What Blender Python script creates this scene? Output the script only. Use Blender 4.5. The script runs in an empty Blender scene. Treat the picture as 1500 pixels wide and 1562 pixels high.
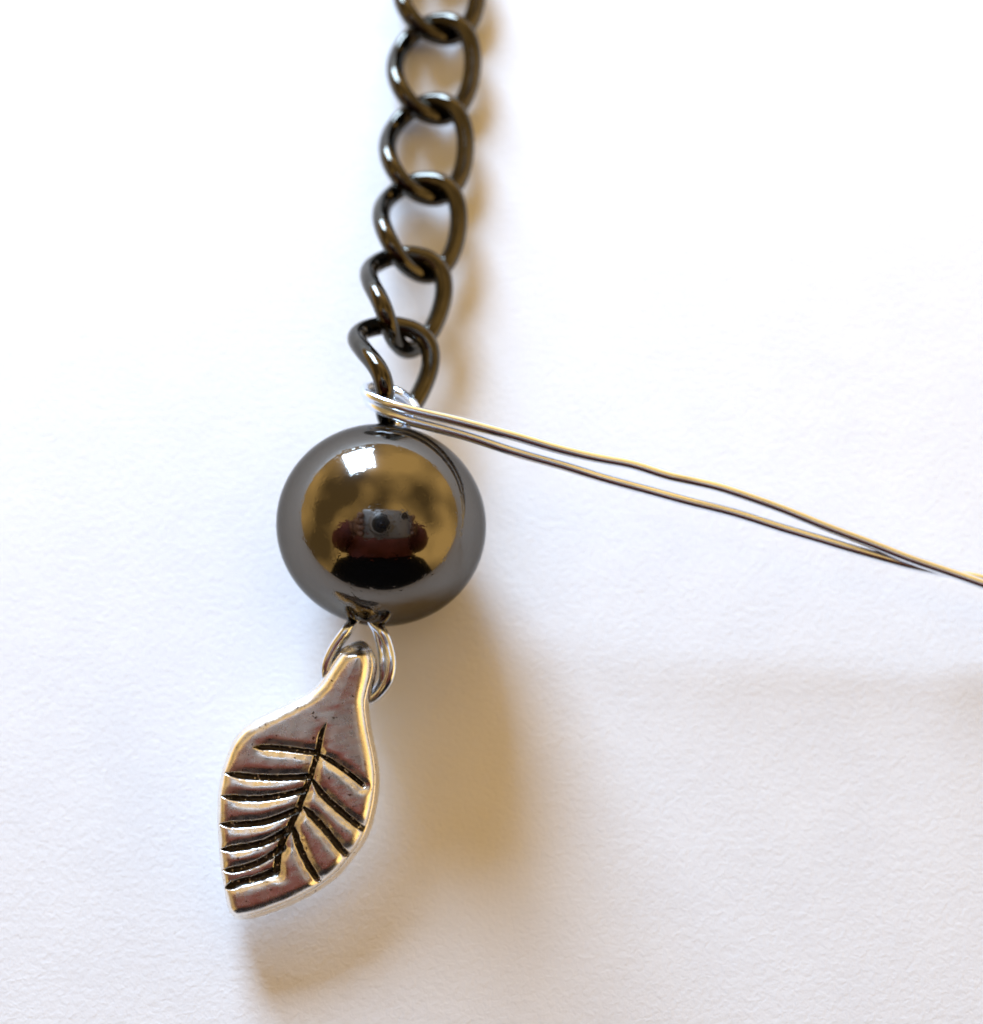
import bpy, bmesh, math, random
import numpy as np
from mathutils import Vector, Matrix

random.seed(7)
np.random.seed(7)
S = 0.001                      # everything below is laid out in millimetres
sc = bpy.context.scene
C = sc.collection
R = math.radians

# ------------------------------------------------------------------ camera
TILT = R(13.0)                 # the photographer leans in from the bottom side
DIST = 105.0
FRAME_H = 48.8                 # millimetres covered by the picture height at DIST
FWD = Vector((0, math.sin(TILT), -math.cos(TILT)))
RGT = Vector((1, 0, 0))
UPV = RGT.cross(FWD).normalized()
AIM = Vector((0, 0, 5.0))
EYE = AIM - FWD * DIST
cam_d = bpy.data.cameras.new('camera')
cam = bpy.data.objects.new('camera', cam_d)
C.objects.link(cam)
rot = Matrix((RGT, UPV, -FWD)).transposed()
cam.matrix_world = Matrix.Translation(EYE * S) @ rot.to_4x4()
cam_d.sensor_fit = 'VERTICAL'
cam_d.sensor_height = 24.0
cam_d.lens = 24.0 * DIST / FRAME_H
cam_d.clip_start = 0.005
cam_d.clip_end = 20.0
cam_d.dof.use_dof = True
cam_d.dof.focus_distance = 0.1015
cam_d.dof.aperture_fstop = 19.0
cam_d.dof.aperture_blades = 0
sc.camera = cam

# ------------------------------------------------------------------ light
w = bpy.data.worlds.new('World')
sc.world = w
w.use_nodes = True
bg = w.node_tree.nodes['Background']
bg.inputs['Strength'].default_value = 0.80
# tungsten-lit room all round: one even amber with the mottling of an ordinary interior
_tc = w.node_tree.nodes.new('ShaderNodeTexCoord')
_nz = w.node_tree.nodes.new('ShaderNodeTexNoise')
_nz.inputs['Scale'].default_value = 1.25
_nz.inputs['Detail'].default_value = 1.5
_nz.inputs['Distortion'].default_value = 0.0
_cr = w.node_tree.nodes.new('ShaderNodeValToRGB')
_cr.color_ramp.elements[0].position = 0.40
_cr.color_ramp.elements[0].color = (0.36, 0.23, 0.085, 1)
_cr.color_ramp.elements[1].position = 0.64
_cr.color_ramp.elements[1].color = (1.95, 1.25, 0.42, 1)
w.node_tree.links.new(_tc.outputs['Generated'], _nz.inputs['Vector'])
w.node_tree.links.new(_nz.outputs['Fac'], _cr.inputs['Fac'])
w.node_tree.links.new(_cr.outputs['Color'], bg.inputs['Color'])

LAMP_AZ, LAMP_EL, LAMP_D = R(18.0), R(21.0), 0.25          # a window, up and to the left
ld = bpy.data.lights.new('window_light', 'AREA')
ld.shape = 'RECTANGLE'
ld.size = 0.102
ld.size_y = 0.134
ld.energy = 1.58
ld.color = (0.49, 0.70, 1.0)
lamp = bpy.data.objects.new('window_light', ld)
C.objects.link(lamp)
ldir = Vector((-math.sin(LAMP_AZ) * math.cos(LAMP_EL), math.cos(LAMP_AZ) * math.cos(LAMP_EL), math.sin(LAMP_EL)))
lamp.location = ldir * LAMP_D + Vector((-0.005, 0, 0))
lamp.rotation_euler = ldir.to_track_quat('Z', 'Y').to_euler()

sc.view_settings.view_transform = 'Standard'
sc.view_settings.look = 'None'
sc.view_settings.exposure = 0.30
sc.view_settings.gamma = 1.0


# ------------------------------------------------------------------ helpers
def ray(px, py):
    x = (px - 750.0) / 1562.0 * FRAME_H / DIST
    y = -(py - 781.0) / 1562.0 * FRAME_H / DIST
    return FWD + RGT * x + UPV * y


def P(px, py, z):
    """world point (mm) at height z that the photograph shows at this pixel"""
    d = ray(px, py)
    return EYE + d * ((z - EYE.z) / d.z)


def tag(o, label=None, cat=None, group=None, kind=None):
    if label: o['label'] = label
    if cat: o['category'] = cat
    if group: o['group'] = group
    if kind: o['kind'] = kind
    return o


def empty(name, loc):
    o = bpy.data.objects.new(name, None)
    o.empty_display_size = 0.002
    C.objects.link(o)
    o.location = Vector(loc) * S
    return o


def mesh_obj(name, verts, faces, mat, parent=None, smooth=True):
    """verts in world millimetres"""
    off = Vector(parent.location) if parent is not None else Vector((0, 0, 0))
    if parent is not None and parent.parent is not None:
        off = off + Vector(parent.parent.location)
    me = bpy.data.meshes.new(name)
    v = np.asarray(verts, dtype=float) * S - np.array(off)[None, :]
    me.from_pydata(v.tolist(), [], [tuple(int(i) for i in f) for f in faces])
    me.update()
    if smooth:
        me.polygons.foreach_set('use_smooth', [True] * len(me.polygons))
    me.materials.append(mat)
    o = bpy.data.objects.new(name, me)
    C.objects.link(o)
    if parent is not None:
        o.parent = parent
    return o


def catmull(pts, n=14, closed=False):
    pts = [np.array(p, dtype=float) for p in pts]
    out = []
    N = len(pts)
    segs = N if closed else N - 1
    for i in range(segs):
        if closed:
            p0, p1, p2, p3 = pts[(i - 1) % N], pts[i], pts[(i + 1) % N], pts[(i + 2) % N]
        else:
            p0 = pts[i - 1] if i > 0 else 2 * pts[0] - pts[1]
            p1, p2 = pts[i], pts[i + 1]
            p3 = pts[i + 2] if i + 2 < N else 2 * pts[-1] - pts[-2]
        # centripetal-ish
        t0 = 0.0
        t1 = t0 + max(np.linalg.norm(p1 - p0), 1e-9) ** 0.5
        t2 = t1 + max(np.linalg.norm(p2 - p1), 1e-9) ** 0.5
        t3 = t2 + max(np.linalg.norm(p3 - p2), 1e-9) ** 0.5
        for k in range(n):
            t = t1 + (t2 - t1) * k / n
            A1 = (t1 - t) / (t1 - t0) * p0 + (t - t0) / (t1 - t0) * p1
            A2 = (t2 - t) / (t2 - t1) * p1 + (t - t1) / (t2 - t1) * p2
            A3 = (t3 - t) / (t3 - t2) * p2 + (t - t2) / (t3 - t2) * p3
            B1 = (t2 - t) / (t2 - t0) * A1 + (t - t0) / (t2 - t0) * A2
            B2 = (t3 - t) / (t3 - t1) * A2 + (t - t1) / (t3 - t1) * A3
            out.append((t2 - t) / (t2 - t1) * B1 + (t - t1) / (t2 - t1) * B2)
    if not closed:
        out.append(pts[-1])
    return np.array(out)


def tube(path, radius, sides=16, closed=False, flat=1.0):
    """sweep a round section along path with parallel-transported frames"""
    path = np.asarray(path, dtype=float)
    N = len(path)
    rad = np.full(N, radius) if np.isscalar(radius) else np.asarray(radius)
    tan = np.zeros_like(path)
    for i in range(N):
        a = path[(i - 1) % N] if (closed or i > 0) else path[i]
        b = path[(i + 1) % N] if (closed or i < N - 1) else path[i]
        t = b - a
        tan[i] = t / max(np.linalg.norm(t), 1e-12)
    ref = np.array([0.0, 0.0, 1.0])
    if abs(tan[0] @ ref) > 0.9:
        ref = np.array([1.0, 0.0, 0.0])
    nrm = np.zeros_like(path)
    v = ref - (ref @ tan[0]) * tan[0]
    nrm[0] = v / np.linalg.norm(v)
    for i in range(1, N):
        v = nrm[i - 1] - (nrm[i - 1] @ tan[i]) * tan[i]
        nrm[i] = v / np.linalg.norm(v)
    twist = 0.0
    if closed:
        v = nrm[-1] - (nrm[-1] @ tan[0]) * tan[0]
        v /= np.linalg.norm(v)
        b0 = np.cross(tan[0], nrm[0])
        twist = math.atan2(v @ b0, v @ nrm[0])
    verts = []
    for i in range(N):
        b = np.cross(tan[i], nrm[i])
        ang0 = -twist * i / N
        for k in range(sides):
            a = 2 * math.pi * k / sides + ang0
            verts.append(path[i] + rad[i] * (math.cos(a) * nrm[i] + math.sin(a) * flat * b))
    faces = []
    for i in range(N if closed else N - 1):
        j = (i + 1) % N
        for k in range(sides):
            l = (k + 1) % sides
            faces.append((i * sides + k, i * sides + l, j * sides + l, j * sides + k))
    if not closed:
        faces.append(tuple(range(sides - 1, -1, -1)))
        faces.append(tuple((N - 1) * sides + k for k in range(sides)))
    return np.array(verts), faces


# ------------------------------------------------------------------ materials
def new_mat(name):
    m = bpy.data.materials.new(name)
    m.use_nodes = True
    nt = m.node_tree
    return m, nt, nt.nodes, nt.links, nt.nodes['Principled BSDF']


def noise(nt, scale, detail=3.0, rough=0.55, coord='Object'):
    tc = nt.nodes.new('ShaderNodeTexCoord')
    n = nt.nodes.new('ShaderNodeTexNoise')
    n.inputs['Scale'].default_value = scale
    n.inputs['Detail'].default_value = detail
    n.inputs['Roughness'].default_value = rough
    nt.links.new(tc.outputs[coord], n.inputs['Vector'])
    return n


def ramp(nt, src, a, b, ca, cb):
    r = nt.nodes.new('ShaderNodeValToRGB')
    r.color_ramp.elements[0].position = a
    r.color_ramp.elements[1].position = b
    r.color_ramp.elements[0].color = ca
    r.color_ramp.elements[1].color = cb
    nt.links.new(src, r.inputs['Fac'])
    return r


def g(v):
    return (v, v, v, 1)


def metal(name, base, rough, rough_var=0.05, var=0.1, vscale=900.0, bump=0.0, bscale=4000.0, pits=None):
    m, nt, N, L, b = new_mat(name)
    b.inputs['Metallic'].default_value = 1.0
    n = noise(nt, vscale, 4)
    cr = ramp(nt, n.outputs['Fac'], 0.3, 0.7,
              tuple(c * (1 - var) for c in base) + (1,), tuple(min(1, c * (1 + var)) for c in base) + (1,))
    col = cr.outputs['Color']
    if pits:
        pn = noise(nt, pits[0], 2)
        pr = ramp(nt, pn.outputs['Fac'], pits[1], pits[1] + 0.03, g(0), g(1))
        mx = nt.nodes.new('ShaderNodeMix')
        mx.data_type = 'RGBA'
        L.new(pr.outputs['Color'], mx.inputs[0])
        L.new(col, mx.inputs[6])
        mx.inputs[7].default_value = pits[2]
        col = mx.outputs[2]
    L.new(col, b.inputs['Base Color'])
    n2 = noise(nt, vscale * 1.7, 4)
    rr = ramp(nt, n2.outputs['Fac'], 0.3, 0.7, g(max(0.01, rough - rough_var)), g(rough + rough_var))
    L.new(rr.outputs['Color'], b.inputs['Roughness'])
    if bump:
        n3 = noise(nt, bscale, 3)
        bp = nt.nodes.new('ShaderNodeBump')
        bp.inputs['Strength'].default_value = 1.0
        bp.inputs['Distance'].default_value = bump
        L.new(n3.outputs['Fac'], bp.inputs['Height'])
        L.new(bp.outputs['Normal'], b.inputs['Normal'])
    return m


def paper_mat():
    m, nt, N, L, b = new_mat('white_paper')
    n = noise(nt, 260, 3)
    cr = ramp(nt, n.outputs['Fac'], 0.3, 0.7, (0.83, 0.83, 0.835, 1), (0.86, 0.86, 0.86, 1))
    L.new(cr.outputs['Color'], b.inputs['Base Color'])
    b.inputs['Roughness'].default_value = 0.95
    b.inputs['Specular IOR Level'].default_value = 0.15
    n1 = noise(nt, 3500, 4, 0.6)
    n1.inputs['Distortion'].default_value = 0.6
    n2 = noise(nt, 800, 3, 0.5)
    ad = nt.nodes.new('ShaderNodeMath')
    ad.operation = 'MULTIPLY_ADD'
    ad.inputs[1].default_value = 0.5
    L.new(n2.outputs['Fac'], ad.inputs[0])
    L.new(n1.outputs['Fac'], ad.inputs[2])
    bp = nt.nodes.new('ShaderNodeBump')
    bp.inputs['Strength'].default_value = 1.0
    bp.inputs['Distance'].default_value = 0.000028
    L.new(ad.outputs[0], bp.inputs['Height'])
    L.new(bp.outputs['Normal'], b.inputs['Normal'])
    return m


def bead_mat():
    m, nt, N, L, b = new_mat('hematite')
    b.inputs['Metallic'].default_value = 1.0
    b.inputs['Base Color'].default_value = (0.152, 0.140, 0.124, 1)
    b.inputs['Specular Tint'].default_value = (0.50, 0.49, 0.48, 1)
    b.inputs['Roughness'].default_value = 0.07
    n = noise(nt, 2700, 2)
    pr = ramp(nt, n.outputs['Fac'], 0.56, 0.76, g(0), g(1))          # sparse dust specks
    n2 = noise(nt, 500, 3)
    ad = nt.nodes.new('ShaderNodeMath')
    ad.operation = 'MULTIPLY_ADD'
    ad.inputs[1].default_value = 1.6
    L.new(n2.outputs['Fac'], ad.inputs[0])
    L.new(pr.outputs['Color'], ad.inputs[2])
    bp = nt.nodes.new('ShaderNodeBump')
    bp.inputs['Distance'].default_value = 0.0000045
    L.new(ad.outputs[0], bp.inputs['Height'])
    L.new(bp.outputs['Normal'], b.inputs['Normal'])
    hz = nt.nodes.new('ShaderNodeBsdfAnisotropic')                     # rougher lobe mixed in to put a glow round the window highlight
    hz.inputs['Color'].default_value = (0.17, 0.155, 0.135, 1)
    hz.inputs['Roughness'].default_value = 0.17
    mx = nt.nodes.new('ShaderNodeMixShader')
    mx.inputs[0].default_value = 0.11
    L.new(b.outputs[0], mx.inputs[1])
    L.new(hz.outputs[0], mx.inputs[2])
    L.new(mx.outputs[0], N['Material Output'].inputs['Surface'])
    return m


M = {
    'paper': paper_mat(),
    'gunmetal': metal('gunmetal', (0.070, 0.063, 0.051), 0.10, 0.05, 0.3, 700, 0.000005, 2200),
    'bead': bead_mat(),
    'silver_wire': metal('silver_wire', (0.80, 0.86, 0.97), 0.17, 0.05, 0.05, 700, 0.000006, 900),
    'silver': metal('antique_silver', (0.94, 0.91, 0.86), 0.265, 0.07, 0.07, 1100, 0.000010, 1800,
                    pits=(4200, 0.685, (0.16, 0.11, 0.08, 1))),
    'tarnish': metal('blackened_silver', (0.05, 0.042, 0.032), 0.35, 0.12, 0.5, 2500, 0.00006, 6000,
                     pits=(5200, 0.64, (0.7, 0.62, 0.48, 1))),
}

# ------------------------------------------------------------------ paper
def build_paper():
    nx = 60
    hx, hy = 150.0, 150.0
    vs, fs = [], []
    for j in range(nx + 1):
        for i in range(nx + 1):
            x = -hx + 2 * hx * i / nx
            y = -hy + 2 * hy * j / nx
            z = 0.0
            vs.append((x, y, z))
    for j in range(nx):
        for i in range(nx):
            a = j * (nx + 1) + i
            fs.append((a, a + 1, a + nx + 2, a + nx + 1))
    o = mesh_obj('paper', vs, fs, M['paper'])
    tag(o, 'plain white textured paper that everything lies on', 'paper', kind='structure')


build_paper()

# ------------------------------------------------------------------ chain
LINK_A, LINK_B, LINK_H, LINK_R = 2.0, 2.66, 0.64, 0.465


def link_mesh(height=LINK_H, asym=0.30, seed=0):
    n = 112
    pts = []
    rs = random.Random(seed)
    k1, k2 = rs.uniform(-0.05, 0.05), rs.uniform(-0.05, 0.05)
    for i in range(n):
        t = 2 * math.pi * i / n
        c, s = math.cos(t), math.sin(t)
        # slightly squared oval, twisted a quarter turn like a curb link
        x = LINK_A * math.copysign(abs(c) ** 0.92, c) * (1 + k1 * s)
        y = LINK_B * math.copysign(abs(s) ** 0.96, s) + k2 * c
        z = height * math.sin(2 * t) * (1 - asym * c)
        pts.append((x, y, z))
    v, f = tube(pts, LINK_R, 20, closed=True)
    me = bpy.data.meshes.new('link')
    me.from_pydata((v * S).tolist(), [], f)
    me.polygons.foreach_set('use_smooth', [True] * len(me.polygons))
    me.materials.append(M['gunmetal'])
    me.update()
    return me


# px, py of link centre, height, in-plane turn (deg), roll about own length (deg)
LINKS = [
    (681, -137, 1.15, 4, 2),
    (671, -17, 1.2, 4, 2),
    (662, 104, 1.3, 5, 2),
    (651, 226, 1.45, 6, 5),
    (640, 343, 2.0, 8, 14),
    (618, 455, 3.1, 9, 31),
    (600, 565, 4.5, 10, 45),
]
chain = empty('curb_chain', P(640, 343, 0.0))
tag(chain, 'dark gunmetal curb chain running up from the bead', 'chain')
for i, (px, py, z, turn, roll) in enumerate(LINKS):
    p = P(px, py, z)
    a = P(*LINKS[max(i - 1, 0)][:3])
    b = P(*LINKS[min(i + 1, len(LINKS) - 1)][:3])
    d = (a - b).normalized()
    pitch = math.asin(d.z)
    turnz = math.atan2(-d.x, d.y)
    m = Matrix.Rotation(turnz, 4, 'Z') @ Matrix.Rotation(pitch, 4, 'X') @ Matrix.Rotation(R(roll), 4, 'Y')
    o = bpy.data.objects.new('link', link_mesh(max(LINK_H, (0.64, 0.64, 0.64, 0.66, 0.70, 0.78, 0.92)[i]), 0.30, i))
    C.objects.link(o)
    o.parent = chain
    o.matrix_local = Matrix.Translation((p * S) - chain.location) @ m

# ------------------------------------------------------------------ bead
BEAD_R = 5.0
BEAD_C = P(582, 801, BEAD_R)
axis = (P(612, 640, 5.5) - P(553, 960, 4.7)).normalized()


def build_bead():
    prof = []                       # (radius, along axis), both in mm
    hb = 4.82
    hole = 0.62
    prof.append((hole, -3.0))
    prof.append((hole, -4.3))
    prof.append((hole + 0.02, -4.62))
    th0 = math.acos(min(1, 0.86 / BEAD_R))
    prof.append((0.70, -4.72))
    n = 90
    for i in range(n + 1):
        t = -th0 + 2 * th0 * i / n
        prof.append((BEAD_R * math.cos(t), hb * math.sin(t)))
    prof.append((0.70, 4.72))
    prof.append((hole + 0.02, 4.62))
    prof.append((hole, 4.3))
    prof.append((hole, 3.0))
    prof.append((hole, -3.0))
    seg = 128
    q = axis.to_track_quat('Z', 'Y')
    verts, faces = [], []
    for r, h in prof:
        for k in range(seg):
            a = 2 * math.pi * k / seg
            v = q @ Vector((r * math.cos(a), r * math.sin(a), h)) + BEAD_C
            verts.append(v)
    for i in range(len(prof) - 1):
        for k in range(seg):
            l = (k + 1) % seg
            faces.append((i * seg + k, i * seg + l, (i + 1) * seg + l, (i + 1) * seg + k))
    root = empty('round_bead', (BEAD_C.x, BEAD_C.y, 0))
    tag(root, 'glossy dark grey round bead between the chain and the leaf charm', 'bead')
    mesh_obj('body', verts, faces, M['bead'], root)


build_bead()

# ------------------------------------------------------------------ wire
wire = empty('silver_wire', P(620, 650, 0))
tag(wire, 'doubled thin silver wire threading the bead and trailing off to the right', 'wire')
WR = 0.245
top_hole = BEAD_C + axis * 4.8
bot_hole = BEAD_C - axis * 4.8


def wire_part(name, pts, r=WR, n=16):
    path = catmull(pts, n)
    s_ = np.concatenate([[0], np.cumsum(np.linalg.norm(np.diff(path, axis=0), axis=1))])
    rs = np.random.RandomState(len(pts) * 13 + int(abs(pts[2][0]) * 100))
    for ax in (1, 2):                                # hand-bent: faint waviness
        for wl in (4.3, 7.1, 11.0):
            path[:, ax] += 0.0055 * wl ** 0.5 * np.sin(s_ * 6.283 / wl + rs.rand() * 6.28)
    v, f = tube(path, r, 16)
    return mesh_obj(name, v, f, M['silver_wire'], wire)


inside_t = BEAD_C + axis * 3.2
ex = Vector((1, 0, 0))
# strand that ends up on top
wire_part('strand', [
    inside_t + ex * 0.22, top_hole + ex * 0.25,
    P(634, 632, 5.4), P(630, 615, 5.0), P(612, 600, 4.2), P(582, 590, 4.0), P(560, 592, 4.9),
    P(560, 602, 6.2), P(585, 612, 6.8), P(612, 621, 7.0), P(645, 630, 7.0), P(700, 643, 6.9),
    P(775, 662, 6.7), P(849, 684, 6.5), P(913, 700, 6.35), P(967, 710, 6.2), P(1020, 725, 5.9), P(1060, 734, 5.6),
    P(1100, 744, 5.4), P(1180, 772, 5.0), P(1260, 803, 4.6), P(1317, 825, 4.3), P(1383, 850, 4.0), P(1450, 873, 3.7),
    P(1500, 891, 3.5), P(1580, 920, 3.2), P(1680, 950, 3.0)])
# strand that ends up below
wire_part('strand', [
    inside_t - ex * 0.22, top_hole - ex * 0.2,
    P(620, 636, 5.0), P(618, 622, 4.4), P(604, 611, 3.7), P(580, 604, 3.6), P(563, 606, 4.6),
    P(567, 616, 5.9), P(590, 628, 6.5), P(618, 639, 6.7), P(650, 648, 6.7), P(700, 662, 6.6),
    P(770, 684, 6.4), P(849, 708, 6.2), P(913, 727, 6.0), P(1020, 756, 5.7), P(1127, 786, 5.0),
    P(1233, 817, 4.5), P(1310, 840, 4.1), P(1383, 861, 3.5), P(1435, 871, 3.1), P(1500, 884, 2.9),
    P(1580, 908, 2.6), P(1680, 936, 2.4)])
inside_b = BEAD_C - axis * 3.2
for k, (dx, dz) in enumerate(((0.0, 0.0), (1.0, -0.55))):
    wire_part('loop', [
        inside_b - ex * (0.2 - 0.1 * k) , bot_hole - ex * 0.40 + Vector((0, 0.2, 0)),
        P(528 + 3 * k, 962, 4.9 + dz * 0.6), P(508 + 4 * k, 990, 4.7 + dz), P(497 + 4 * k, 1018, 4.4 + dz),
        P(500 + 4 * k, 1042, 3.9 + dz), P(520, 1062 - 2 * k, 3.4 + dz), P(548, 1070 - 3 * k, 3.4 + dz),
        P(574 - 4 * k, 1062 - 4 * k, 3.8 + dz), P(592 - 8 * k, 1040, 4.4 + dz), P(597 - 11 * k, 1015, 4.7 + dz),
        P(592 - 10 * k, 985, 4.8 + dz), P(582 - 6 * k, 962, 4.9 + dz * 0.6),
        bot_hole + ex * 0.42 + Vector((0, 0.2, 0)), inside_b + ex * (0.25 - 0.1 * k)])

# ------------------------------------------------------------------ leaf charm
LP1 = P(547, 1000, 5.5)
LP2 = P(362, 1388, 2.5)
kk = (LP1.z - LP2.z) / (LP1.y - LP2.y)
KX = 0.0
l_ey = Vector((0, 1, kk)).normalized()
l_ex = Vector((1, 0, KX))
l_ex = (l_ex - l_ey * l_ex.dot(l_ey)).normalized()
l_n = l_ex.cross(l_ey).normalized()


def leaf_uv(px, py):
    d = ray(px, py)
    t = (LP1 - EYE).dot(l_n) / d.dot(l_n)
    p = EYE + d * t - LP1
    return (p.dot(l_ex), p.dot(l_ey))


def leaf_xyz(u, v, h):
    return (np.array(LP1)[None, :] + np.outer(u, np.array(l_ex)) + np.outer(v, np.array(l_ey))
            + np.outer(h, np.array(l_n)))


OUT = [(550, 985), (534, 988), (521, 996), (509, 1012), (499, 1029), (489, 1045), (473, 1060), (450, 1073),
       (424, 1086), (397, 1099), (372, 1115), (354, 1137), (342, 1168), (334, 1202), (331, 1240), (333, 1288),
       (336, 1326), (341, 1356), (345, 1379), (349, 1392), (358, 1400), (372, 1400), (394, 1395), (422, 1385),
       (452, 1372), (482, 1355), (511, 1333), (531, 1309), (546, 1289), (557, 1267), (564, 1243), (569, 1216),
       (571, 1188), (568, 1158), (562, 1128), (557, 1100), (555, 1074), (559, 1053), (565, 1032), (567, 1012),
       (562, 995)]
out_uv = catmull([leaf_uv(*p) for p in OUT], 9, closed=True)

GROOVES = {   # polyline in px, half width (px)
    'midrib': ([(498, 1102), (491, 1118), (487, 1136), (483, 1153), (475, 1180), (465, 1208), (454, 1236), (442, 1262),
                (430, 1286), (424, 1310), (422, 1332)], 4.6),
    'l1': ([(386, 1140), (420, 1141), (455, 1145), (483, 1149)], 4.4),
    'l2': ([(343, 1180), (380, 1185), (425, 1187), (473, 1185)], 5.0),
    'l3': ([(337, 1215), (380, 1219), (420, 1216), (465, 1206)], 4.8),
    'l4': ([(334, 1258), (370, 1258), (405, 1254), (455, 1236)], 5.2),
    'l5': ([(336, 1297), (370, 1293), (405, 1285), (443, 1265)], 5.4),
    'l6': ([(339, 1329), (365, 1326), (395, 1316), (432, 1293)], 5.2),
    'l7': ([(342, 1357), (362, 1348), (390, 1341), (421, 1330)], 6.2),
    'r1': ([(484, 1150), (500, 1158), (527, 1176), (554, 1198)], 3.6),
    'r2': ([(476, 1188), (492, 1212), (522, 1240), (554, 1267)], 5.0),
    'r3': ([(462, 1230), (478, 1246), (501, 1272), (527, 1305)], 5.4),
    'r4': ([(447, 1260), (456, 1290), (468, 1316), (484, 1342)], 5.0),
}
MM = FRAME_H / 1562.0


def seg_dist(U, V, line):
    """distance of grid points to a polyline, and the fraction along it"""
    best = np.full(U.shape, 1e9)
    frac = np.zeros(U.shape)
    L = np.concatenate([[0], np.cumsum(np.linalg.norm(np.diff(line, axis=0), axis=1))])
    for i in range(len(line) - 1):
        a, b = line[i], line[i + 1]
        d = b - a
        t = np.clip(((U - a[0]) * d[0] + (V - a[1]) * d[1]) / (d @ d), 0, 1)
        q = np.hypot(U - a[0] - t * d[0], V - a[1] - t * d[1])
        m = q < best
        best[m] = q[m]
        frac[m] = ((L[i] + t * (L[i + 1] - L[i])) / L[-1])[m]
    return best, frac


def inside_poly(U, V, poly):
    c = np.zeros(U.shape, bool)
    x, y = poly[:, 0], poly[:, 1]
    n = len(poly)
    j = n - 1
    for i in range(n):
        cond = ((y[i] > V) != (y[j] > V))
        with np.errstate(divide='ignore', invalid='ignore'):
            xs = (x[j] - x[i]) * (V - y[i]) / (y[j] - y[i]) + x[i]
        c ^= cond & (U < xs)
        j = i
    return c


def smooth_noise(U, V, scale, seed):
    rs = np.random.RandomState(seed)
    out = np.zeros(U.shape)
    for k in range(10):
        a = rs.rand() * 2 * math.pi
        f = scale * (0.6 + rs.rand())
        out += np.sin((U * math.cos(a) + V * math.sin(a)) * f + rs.rand() * 6.28)
    return out / 10.0


BEV_W, BEV_H = 0.58, 0.44
GROOVE_D = 0.30


def width_profile(fr, mid):
    if mid:
        return np.clip(fr / 0.10, 0, 1) ** 0.5 * (0.8 + 0.25 * fr)
    return np.clip(fr / 0.16, 0, 1) ** 0.6


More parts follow.
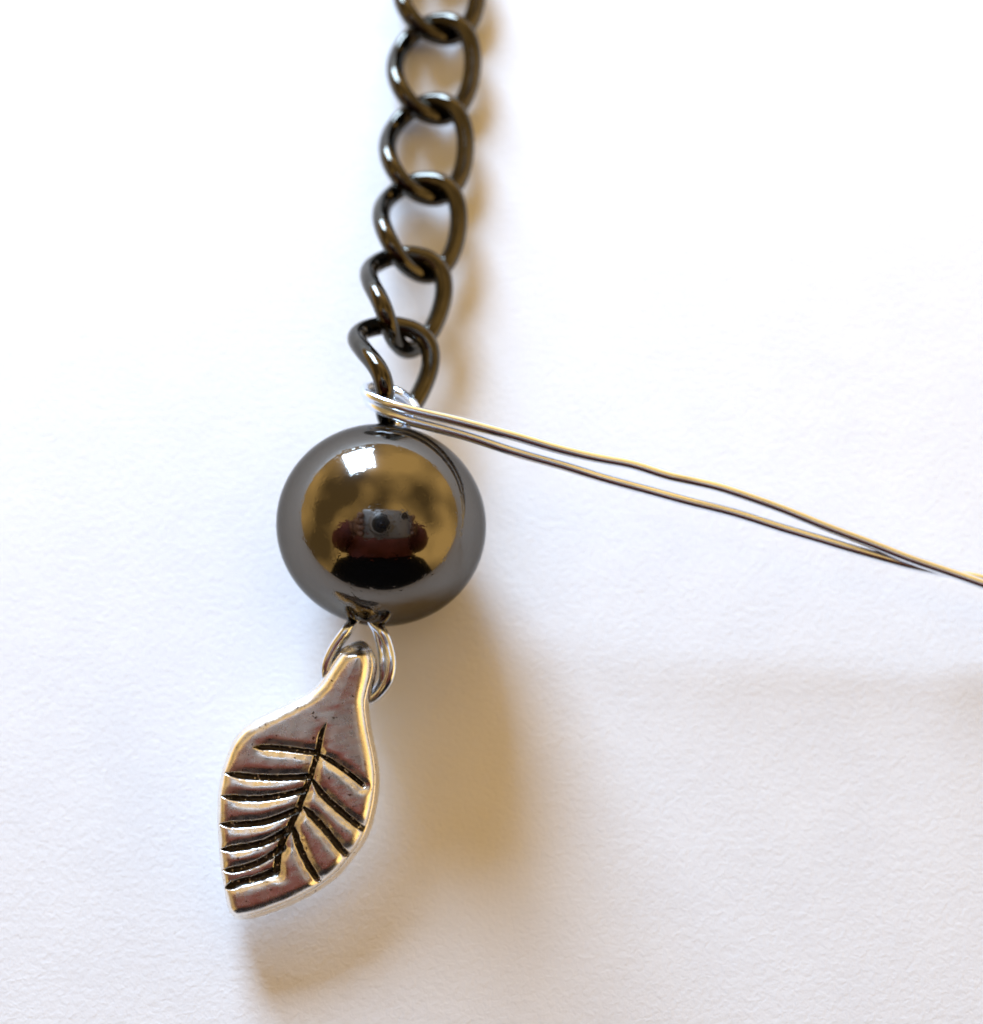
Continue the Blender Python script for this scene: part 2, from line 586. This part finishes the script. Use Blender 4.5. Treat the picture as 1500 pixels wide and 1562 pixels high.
def build_leaf():
    root = empty('leaf_charm', (np.mean(out_uv[:, 0]) + LP1.x, np.mean(out_uv[:, 1]) + LP1.y, 0))
    tag(root, 'antiqued silver leaf charm with dark engraved veins hanging below the bead', 'charm')
    step = 0.027
    u0, u1 = out_uv[:, 0].min() - step * 2, out_uv[:, 0].max() + step * 2
    v0, v1 = out_uv[:, 1].min() - step * 2, out_uv[:, 1].max() + step * 2
    us = np.arange(u0, u1, step)
    vs = np.arange(v0, v1, step)
    U, V = np.meshgrid(us, vs)
    ins = inside_poly(U, V, out_uv)
    closed = np.vstack([out_uv, out_uv[:1]])
    # nearest outline point
    best = np.full(U.shape, 1e9)
    nu, nv = U.copy(), V.copy()
    for i in range(len(closed) - 1):
        a, b = closed[i], closed[i + 1]
        d = b - a
        t = np.clip(((U - a[0]) * d[0] + (V - a[1]) * d[1]) / (d @ d), 0, 1)
        pu, pv = a[0] + t * d[0], a[1] + t * d[1]
        q = np.hypot(U - pu, V - pv)
        m = q < best
        best[m] = q[m]
        nu[m] = pu[m]
        nv[m] = pv[m]
    d_in = np.where(ins, best, 0.0)
    Ug, Vg = np.where(ins, U, nu), np.where(ins, V, nv)
    # face height: rounded bevel, gentle dome
    t = np.clip(d_in / BEV_W, 0, 1)
    h = -BEV_H * (1 - np.sqrt(np.clip(1 - (1 - t) ** 2, 0, 1)))
    h += 0.10 * (1 - np.exp(-d_in / 0.9))
    # the stem is a rounded ridge
    stem = np.clip((Vg - (-2.6)) / 2.0, 0, 1)
    h += stem * 0.22 * (1 - np.exp(-d_in / 0.45)) - stem * 0.10
    # the very top of the stem rolls over backwards
    roll = np.clip((Vg + 0.10) / 0.55, 0, 1.2)
    h -= 0.55 * roll ** 2
    h += 0.018 * smooth_noise(Ug, Vg, 2.2, 3) + 0.008 * smooth_noise(Ug, Vg, 6.0, 4)
    lines = {}
    cut = np.zeros(U.shape)
    soft = np.zeros(U.shape)
    for name, (pp, hw) in GROOVES.items():
        ln = catmull([leaf_uv(*p) for p in pp], 10)
        lines[name] = ln
        q, fr = seg_dist(Ug, Vg, ln)
        wob = 1.12 + 0.18 * smooth_noise(Ug, Vg, 14.0, hash(name) % 97 if False else len(name) + len(pp) * 7 + int(hw * 10))
        ww = hw * MM * width_profile(fr, name == 'midrib') * wob
        ww = np.maximum(ww, 1e-4)
        x = np.clip(1 - q / (ww * 1.25), 0, 1)
        x = x * x * (3 - 2 * x)
        dep = np.clip(x * 1.7, 0, 1) * GROOVE_D * np.clip(ww / (3.0 * MM), 0, 1)
        sh = (8.5 + 2.0 * smooth_noise(Ug, Vg, 5.0, 21)) * MM   # worn shoulders: the strips between bulge
        soft = soft + 0.15 * np.exp(-(np.maximum(q - ww * 0.5, 0) / sh) ** 2) * np.clip(fr / 0.25, 0, 1)
        cut = np.maximum(cut, dep)
    h_face = h
    soft = 0.20 * np.tanh(soft / 0.20)
    h = h - np.maximum(cut, soft) - 0.3 * np.minimum(cut, soft)
    h += 0.006 * smooth_noise(Ug, Vg, 11.0, 31)
    ny, nx = U.shape
    keep = np.zeros((ny, nx), bool)
    cell = ins[:-1, :-1] | ins[1:, :-1] | ins[:-1, 1:] | ins[1:, 1:]
    idx = -np.ones((ny, nx), int)
    used = np.zeros((ny, nx), bool)
    used[:-1, :-1] |= cell
    used[1:, :-1] |= cell
    used[:-1, 1:] |= cell
    used[1:, 1:] |= cell
    idx[used] = np.arange(used.sum())
    verts = leaf_xyz(Ug[used], Vg[used], h[used])
    jj, ii = np.nonzero(cell)
    faces = np.stack([idx[jj, ii], idx[jj, ii + 1], idx[jj + 1, ii + 1], idx[jj + 1, ii]], axis=1)
    face = mesh_obj('engraved_face', verts, faces.tolist(), M['silver'], root)

    # side wall and back
    cen = out_uv.mean(axis=0)
    nn = len(out_uv)
    tg = np.roll(out_uv, -1, 0) - np.roll(out_uv, 1, 0)
    nr = np.stack([tg[:, 1], -tg[:, 0]], 1)
    nr /= np.linalg.norm(nr, axis=1)[:, None]
    if np.sum((out_uv - cen) * nr) < 0:
        nr = -nr
    rolla = np.clip((out_uv[:, 1] + 0.10) / 0.55, 0, 1.2) ** 2 * 0.55
    rings = [(-0.06, -0.43), (0.015, -0.455), (0.07, -0.52), (0.16, -0.64), (0.25, -0.80), (0.31, -1.0),
             (0.32, -1.2), (0.24, -1.42), (0.05, -1.62), (-0.5, -1.75)]
    side = 0.35 + 0.65 * np.clip(nr @ np.array([0.45, -0.89]), 0, 1)     # the back swells out below and to the right
    vv = []
    for off, hh in rings:
        p = out_uv + nr * (off * (side if off > 0.02 else 1.0) * np.ones(nn))[:, None]
        hs = hh - rolla * np.clip(1 + (hh + 0.36) / 1.4, 0, 1) + 0.02 * smooth_noise(p[:, 0], p[:, 1], 3.0, 8)
        vv.append(leaf_xyz(p[:, 0], p[:, 1], hs))
    verts = np.vstack(vv)
    faces = []
    for r in range(len(rings) - 1):
        for k in range(nn):
            l = (k + 1) % nn
            faces.append((r * nn + k, r * nn + l, (r + 1) * nn + l, (r + 1) * nn + k))
    faces.append(tuple((len(rings) - 1) * nn + k for k in range(nn)))
    mesh_obj('rim', verts, faces, M['silver'], root)

    # blackened floors of the engraved lines
    from math import floor
    for name, (pp, hw) in GROOVES.items():
        ln = lines[name]
        N = len(ln)
        tgv = np.gradient(ln, axis=0)
        nrm = np.stack([-tgv[:, 1], tgv[:, 0]], 1)
        nrm /= np.linalg.norm(nrm, axis=1)[:, None]
        fr = np.linspace(0, 1, N)
        ww = hw * MM * width_profile(fr, name == 'midrib') * 1.02
        cols = 7
        vs_, fs_ = [], []
        for i in range(N):
            for c in range(cols):
                s = -1 + 2 * c / (cols - 1)
                p = ln[i] + nrm[i] * s * ww[i]
                a = int(round((p[0] - u0) / step))
                b = int(round((p[1] - v0) / step))
                a = min(max(a, 0), nx - 1)
                b = min(max(b, 0), ny - 1)
                dd = GROOVE_D * min(1.0, ww[i] / (3.0 * MM))
                hz = h_face[b, a] - dd * (0.95 - 0.35 * s * s) + random.uniform(-0.018, 0.018)
                vs_.append(leaf_xyz(np.array([p[0]]), np.array([p[1]]), np.array([hz]))[0])
        for i in range(N - 1):
            for c in range(cols - 1):
                q = i * cols + c
                fs_.append((q, q + 1, q + cols + 1, q + cols))
        mesh_obj('midrib' if name == 'midrib' else 'vein', vs_, fs_, M['tarnish'], face)


build_leaf()


# ------------------------------------------------------------------ photographer and camera (mirrored in the bead)
def plain(name, col, rough=0.6, metallic=0.0, nscale=40.0, var=0.15, bump=0.0, bscale=300.0):
    m, nt, N, L, b = new_mat(name)
    n = noise(nt, nscale, 3)
    cr = ramp(nt, n.outputs['Fac'], 0.3, 0.7, tuple(c * (1 - var) for c in col) + (1,), tuple(c * (1 + var) for c in col) + (1,))
    L.new(cr.outputs['Color'], b.inputs['Base Color'])
    b.inputs['Roughness'].default_value = rough
    b.inputs['Metallic'].default_value = metallic
    if bump:
        n3 = noise(nt, bscale, 3)
        bp = nt.nodes.new('ShaderNodeBump')
        bp.inputs['Distance'].default_value = bump
        L.new(n3.outputs['Fac'], bp.inputs['Height'])
        L.new(bp.outputs['Normal'], b.inputs['Normal'])
    return m


M['sweater'] = plain('maroon_knit', (0.15, 0.038, 0.032), 0.9, 0, 30, 0.25, 0.001, 400)
M['trousers'] = plain('black_cloth', (0.006, 0.006, 0.007), 1.0)
M['trousers'].node_tree.nodes['Principled BSDF'].inputs['Specular IOR Level'].default_value = 0.05
M['skin'] = plain('skin', (0.26, 0.14, 0.10), 0.5, 0, 60, 0.08)
M['hair'] = plain('dark_hair', (0.035, 0.02, 0.012), 0.5, 0, 120, 0.3)
M['cam_body'] = plain('camera_silver', (0.42, 0.42, 0.43), 0.4, 0.6, 100, 0.05)
M['cam_dark'] = plain('camera_black', (0.015, 0.015, 0.016), 0.35)
M['cam_glass'] = plain('lens_glass', (0.01, 0.011, 0.02), 0.05)


def frame_pt(x, y, back):
    """point beside / above / behind the taking position, in camera axes (mm)"""
    return EYE + RGT * x + UPV * y - FWD * back


def rounded_box(x0, x1, y0, y1, b0, b1, r):
    bm = bmesh.new()
    bmesh.ops.create_cube(bm, size=1.0)
    for v in bm.verts:
        v.co = Vector(((x0 + x1) / 2 + v.co.x * (x1 - x0), (y0 + y1) / 2 + v.co.y * (y1 - y0), (b0 + b1) / 2 + v.co.z * (b1 - b0)))
    bmesh.ops.bevel(bm, geom=list(bm.edges), offset=r, segments=4, affect='EDGES', profile=0.5)
    vs = [frame_pt(*v.co) for v in bm.verts]
    bm.verts.index_update()
    fs = [[v.index for v in f.verts] for f in bm.faces]
    bm.free()
    return vs, fs


def lathe_cam(prof, cx=0.0, cy=0.0, seg=48):
    vs, fs = [], []
    for r, b in prof:
        for k in range(seg):
            a = 2 * math.pi * k / seg
            vs.append(frame_pt(cx + r * math.cos(a), cy + r * math.sin(a), b))
    for i in range(len(prof) - 1):
        for k in range(seg):
            l = (k + 1) % seg
            fs.append((i * seg + k, i * seg + l, (i + 1) * seg + l, (i + 1) * seg + k))
    fs.append(tuple(range(seg)))
    return vs, fs


def build_camera():
    root = empty('compact_camera', frame_pt(0, 0, 20))
    tag(root, 'silver compact camera mirrored in the middle of the bead', 'camera')
    mesh_obj('body', *rounded_box(-46, 80, -38, 38, 17, 42, 6), M['cam_body'], root)
    mesh_obj('lens_barrel', *lathe_cam([(20, 8), (24, 8), (25, 9.5), (25, 12), (29, 12.5), (30, 14), (30, 18)]), M['cam_body'], root)
    mesh_obj('front_ring', *lathe_cam([(10.5, 7.2), (19.5, 7.2), (20, 8.2)]), M['cam_dark'], root)
    mesh_obj('lens_glass', *lathe_cam([(1, 5.9), (6, 6.3), (9, 6.9), (10.6, 7.5)]), M['cam_glass'], root)
    mesh_obj('flash', *rounded_box(46, 68, 16, 28, 15.8, 20, 0.8), M['cam_glass'], root)


build_camera()


def skin_object(name, joints, bones, mat, parent, sub=2, root_i=0):
    """joints: list of ((x,y,z) mm, (rx,ry) mm)"""
    me = bpy.data.meshes.new(name)
    off = Vector(parent.location) if parent is not None else Vector((0, 0, 0))
    me.from_pydata([Vector(j[0]) * S - off for j in joints], bones, [])
    o = bpy.data.objects.new(name, me)
    C.objects.link(o)
    md = o.modifiers.new('skin', 'SKIN')
    md.use_smooth_shade = True
    md.branch_smoothing = 0.6
    for i, j in enumerate(joints):
        sv = me.skin_vertices[0].data[i]
        sv.radius = (j[1][0] * S, j[1][1] * S)
        sv.use_root = (i == root_i)
    sd = o.modifiers.new('sub', 'SUBSURF')
    sd.levels = sub
    sd.render_levels = sub
    me.materials.append(mat)
    if parent is not None:
        o.parent = parent
    return o


def build_person():
    root = empty('person', (0, -400, -130))
    tag(root, 'person in a maroon top leaning over with a camera, mirrored in the bead', 'person')
    J = [((0, -320, -130), (225, 120)), ((0, -310, -10), (225, 115)), ((0, -280, 120), (225, 112)), ((0, -215, 250), (210, 110)),
         ((0, -165, 350), (85, 75)), ((0, -140, 390), (58, 58))]
    B = [(0, 1), (1, 2), (2, 3), (3, 4), (4, 5)]
    for sx, wx in ((-1, -104), (1, 136)):
        n = len(J)
        J += [((sx * 165, -195, 312), (84, 84)), ((sx * 215, -195, 250), (72, 72)), ((sx * 235, -165, 195), (66, 66)),
              ((sx * 182, -105, 184), (58, 58)), ((wx, -46, 168), (36, 36))]
        B += [(3, n), (n, n + 1), (n + 1, n + 2), (n + 2, n + 3), (n + 3, n + 4)]
    skin_object('body', J, B, M['sweater'], root)
    # black apron bib and lap over the maroon top
    skin_object('apron', [((0, -300, -150), (275, 142)), ((0, -290, -40), (275, 140)), ((0, -270, 90), (262, 134)), ((0, -236, 190), (225, 122))],
                [(0, 1), (1, 2), (2, 3)], M['trousers'], root)
    # head
    bm = bmesh.new()
    bmesh.ops.create_uvsphere(bm, u_segments=40, v_segments=28, radius=1.0)
    q = (Matrix.Rotation(R(-52), 3, 'X'))
    hc = Vector((0, -105, 460))
    for v in bm.verts:
        x, y, z = v.co          # face looks along +y before the head bows forward
        X, Y, Z = x * 74, y * 92, z * 112
        if z < 0:
            X *= 1 - 0.28 * (-z) ** 1.5
            Y *= 1 - 0.10 * (-z)
        nose = math.exp(-(x / 0.14) ** 2 - ((z + 0.12) / 0.20) ** 2) if y > 0 else 0
        brow = math.exp(-((z - 0.16) / 0.08) ** 2) * math.exp(-(x / 0.5) ** 2) if y > 0 else 0
        eye = math.exp(-((abs(x) - 0.36) / 0.14) ** 2 - (z / 0.09) ** 2) if y > 0 else 0
        lip = math.exp(-(x / 0.26) ** 2 - ((z + 0.52) / 0.07) ** 2) if y > 0 else 0
        chin = math.exp(-(x / 0.3) ** 2 - ((z + 0.85) / 0.12) ** 2) if y > 0 else 0
        Y += 22 * nose + 5 * brow - 9 * eye + 6 * lip + 10 * chin
        v.co = (q @ Vector((X, Y, Z))) + hc
    vs = [v.co.copy() for v in bm.verts]
    fs = [[v.index for v in f.verts] for f in bm.faces]
    head = mesh_obj('head', vs, fs, M['skin'], root)
    # hair: a thick cap over crown, back and sides
    hv, keep = [], {}
    hf = []
    for v in bm.verts:
        p = q.inverted() @ (v.co - hc)
        p2 = p * 1.09 + Vector((0, -4, 5))
        hv.append(q @ p2 + hc)
        keep[v.index] = (p.z > 42 or p.y < -8) and p.z > -95
    for f in bm.faces:
        if all(keep[v.index] for v in f.verts):
            hf.append([v.index for v in f.verts])
    mesh_obj('hair', hv, hf, M['hair'], root)
    bm.free()
    for sx in (-1, 1):
        c = q @ Vector((sx * 27, 80, 2)) + hc
        bm = bmesh.new()
        bmesh.ops.create_uvsphere(bm, u_segments=16, v_segments=10, radius=12)
        mesh_obj('eye', [v.co + c for v in bm.verts], [[v.index for v in f.verts] for f in bm.faces], M['cam_body'], root)
        for v in bm.verts:
            v.co = Vector((v.co.x * 0.5, v.co.y * 1.2, v.co.z * 2.4))
        c = q @ Vector((sx * 74, -6, -6)) + hc
        mesh_obj('ear', [q @ v.co + c for v in bm.verts], [[v.index for v in f.verts] for f in bm.faces], M['skin'], root)
        bm.free()
    # hands closed on the two ends of the camera
    for sx, ex_, wx in ((-1, -46, -104), (1, 80, 136)):
        palm = frame_pt(ex_ + sx * 20, -14, 40)
        wrist = Vector((wx, -46, 168))
        J = [(wrist, (24, 20)), ((wrist + palm) / 2, (26, 17)), (palm, (30, 14))]
        B = [(0, 1), (1, 2)]
        for f in range(4):
            yy = 22 - 15 * f
            ln = (0.95, 1.05, 1.0, 0.82)[f]
            n = len(J)
            J += [(frame_pt(ex_ + sx * 12, yy, 36), (9, 9)), (frame_pt(ex_ + sx * 8, yy, 36 - 20 * ln), (8.5, 8.5)),
                  (frame_pt(ex_ - sx * 1 * ln, yy - 1, 10), (8, 8)), (frame_pt(ex_ - sx * 9 * ln, yy - 2, 11), (7, 7))]
            B += [(2, n), (n, n + 1), (n + 1, n + 2), (n + 2, n + 3)]
        n = len(J)
        J += [(frame_pt(ex_ + sx * 12, -22, 50), (11, 11)), (frame_pt(ex_ - sx * 4, -12, 54), (10, 10)), (frame_pt(ex_ - sx * 20, -4, 53), (8, 8))]
        B += [(1, n), (n, n + 1), (n + 1, n + 2)]
        skin_object('hand', J, B, M['skin'], root, 1)


build_person()
